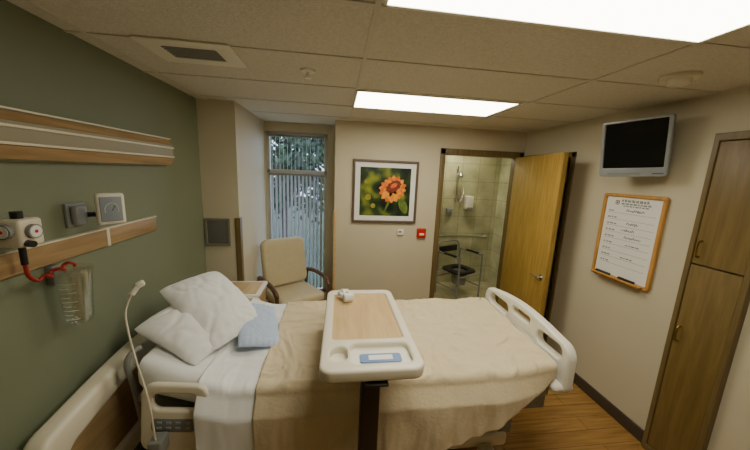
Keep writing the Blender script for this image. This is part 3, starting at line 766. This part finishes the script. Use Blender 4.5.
# ------------------------------------------------------------------ bathroom things
cm = root('commode_chair', (1.92, 4.15, 0), 'metal commode chair with black seat and armrests', 'commode chair', rotz=R(25))
gfr = G()
for sx in (-.25, .25):
    gfr.tube([(sx, -.22, .02), (sx, -.22, .66), (sx, -.18, .70), (sx, .12, .70), (sx, .22, .66), (sx, .22, .02)], .0125, smooth=3)
    gfr.cyl((sx, -.22, .2), (sx, .22, .2), .01)
gfr.cyl((-.25, .22, .3), (.25, .22, .3), .01).cyl((-.25, -.22, .40), (.25, -.22, .40), .01).cyl((-.25, .22, .40), (.25, .22, .40), .01)
gfr.tube([(-.23, .22, .42), (-.23, .25, .80), (0, .26, .84), (.23, .25, .80), (.23, .22, .42)], .0125)
make('frame', gfr, m_grey, parent=cm)
make('seat', G().shape([rr(0, 0, .44, .42, .12), rr(0, -.02, .20, .24, .09)], .035, .012, Matrix.Translation((0, 0, .44))), m_dark, parent=cm)
make('bucket', G().lathe([(0, .22), (.1, .22), (.13, .42), (.14, .425), (.12, .42), (.09, .23), (0, .23)], (0, -.02, 0)), m_grey, parent=cm)
make('backrest', G().box((0, .25, .72), (.40, .025, .10), .012), m_dark, parent=cm)
for sx in (-.25, .25): make('armrest', G().box((sx, -.03, .715), (.04, .24, .028), .012), m_dark, parent=cm)
gb_ = root('grab_bar', (2.0, BY1, .85), 'chrome grab bar on the tiled wall', 'grab bar')
make('bar', G().tube([(1.75, BY1, .86), (1.75, BY1 - .05, .86), (1.80, BY1 - .06, .86), (2.55, BY1 - .06, .86), (2.60, BY1 - .05, .86), (2.60, BY1, .86)], .016, smooth=3), m_chrome, parent=gb_)
for x in (1.75, 2.60): make('flange', G().cyl((x, BY1, .86), (x, BY1 - .01, .86), .04), m_chrome, parent=gb_)
sdp = root('soap_dispenser', (2.24, BY1, 1.35), 'white soap dispenser on the tiled bathroom wall', 'soap dispenser')
make('case', G().bb(2.17, 2.31, BY1 - .10, BY1, 1.33, 1.56, .02, seg=5), m_white, parent=sdp)
make('push_bar', G().bb(2.19, 2.29, BY1 - .12, BY1 - .09, 1.31, 1.37, .008), m_grey, parent=sdp)
pt = root('toilet_paper_holder', (1.98, BY1, 1.2), 'small grey box holder on the tiled wall', 'holder')
make('box', G().bb(1.86, 1.96, BY1 - .05, BY1, 1.22, 1.34, .01), m_grey, parent=pt)
make('flap', G().bb(1.865, 1.955, BY1 - .056, BY1 - .05, 1.27, 1.33, .002), m_silver, parent=pt)
shh = root('hand_shower', (2.0, BY1, 1.6), 'chrome hand shower with looping hose on the tiled wall', 'shower')
make('slide_bar', G().cyl((2.0, BY1 - .05, 1.45), (2.0, BY1 - .05, 2.05), .01).cyl((2.0, BY1, 1.5), (2.0, BY1 - .05, 1.5), .012).cyl((2.0, BY1, 2.0), (2.0, BY1 - .05, 2.0), .012), m_chrome, parent=shh)
make('shower_head', G().cyl((2.0, BY1 - .08, 1.84), (2.0, BY1 - .16, 1.9), .016).cyl((2.0, BY1 - .15, 1.91), (2.0, BY1 - .17, 1.87), .045), m_chrome, parent=shh)
make('hose', G().tube([(2.0, BY1 - .08, 1.83), (2.02, BY1 - .06, 1.6), (2.07, BY1 - .05, 1.45), (2.13, BY1 - .05, 1.6), (2.13, BY1 - .02, 1.75)], .008), m_chrome, parent=shh)
bl_ = root('bathroom_ceiling_light', (1.9, 4.3, H), 'round glowing bathroom ceiling light', 'ceiling light')
make('lens', G().lathe([(0, -.05), (.10, -.045), (.15, -.02), (.155, -.001), (0, -.001)], (1.9, 4.3, H)), M('bath_lens', (255, 250, 230), .5, emis=42, ecol=(255, 248, 218)), parent=bl_)
make('trim_ring', G().lathe([(.153, -.001), (.153, -.02), (.17, -.015), (.17, -.001)], (1.9, 4.3, H)), m_chrome, parent=bl_)

# ------------------------------------------------------------------ outdoors
ground = st('ground_outdoor', G().bb(-12, 6, 5.5, 25, -.6, -.5), m_grass)
def tree(x, y, h, seed):
    random.seed(seed)
    r = root('tree', (x, y, -.5), 'leafy green tree outside the window', 'tree', group='trees outside the window')
    g = G().cyl((x, y, -.5), (x + .1, y, h * .6), .12, .06)
    for k in range(6):
        a = random.uniform(0, 6.28); z = h * random.uniform(.25, .6)
        g.tube([(x + .05, y, z), (x + .5 * math.cos(a), y + .5 * math.sin(a), z + .4), (x + 1.0 * math.cos(a), y + 1.0 * math.sin(a), z + .9)], .03, n=8)
    make('trunk', g, m_bark, parent=r)
    bm = bmesh.new()
    cl = [(random.uniform(-1, 1), random.uniform(-.8, .8), random.uniform(-.5, 1)) for _ in range(26)]
    for k in range(3200):
        cx_, cy_, cz_ = random.choice(cl)
        c = Vector((x + cx_ * 1.1 + random.gauss(0, .2), y + cy_ + random.gauss(0, .2), h * .52 + cz_ * h * .42 + random.gauss(0, .2)))
        q = Euler((random.uniform(0, 6), random.uniform(0, 6), random.uniform(0, 6))).to_matrix()
        L = random.uniform(.07, .13)
        bm.faces.new([bm.verts.new(c + q @ Vector(p)) for p in ((-L, 0, 0), (0, -L * .5, .01), (L, 0, 0), (0, L * .5, .01))])
    g = G(); g._add(bm, 0)
    ob = make('foliage', g, m_leaf, parent=r); ob['kind'] = 'stuff'
tree(-1.5, 8.2, 3.2, 1); tree(-.3, 11.5, 3.8, 2); tree(-4.5, 12, 3.8, 3)
world = bpy.data.worlds.new('World'); bpy.context.scene.world = world
world.use_nodes = True
bg = world.node_tree.nodes['Background']
bg.inputs[0].default_value = (.72, .82, 1.0, 1); bg.inputs[1].default_value = 3.8

# ------------------------------------------------------------------ camera
cam_d = bpy.data.cameras.new('camera'); cam = bpy.data.objects.new('camera', cam_d); COL.objects.link(cam)
yaw, pit, rol = R(7.7), R(10.2), R(2.4)
F = Vector((math.sin(yaw) * math.cos(pit), math.cos(yaw) * math.cos(pit), -math.sin(pit)))
R0 = Vector((math.cos(yaw), -math.sin(yaw), 0)); U0 = R0.cross(F)
Rt = R0 * math.cos(rol) + U0 * math.sin(rol); Up = -R0 * math.sin(rol) + U0 * math.cos(rol)
mtx = Matrix((Rt, Up, -F)).transposed().to_4x4(); mtx.translation = (0, 0, CAMZ)
cam.matrix_world = mtx
cam_d.sensor_width = 36; cam_d.lens = 289 / 750 * 36; cam_d.clip_start = .02
bpy.context.scene.camera = cam
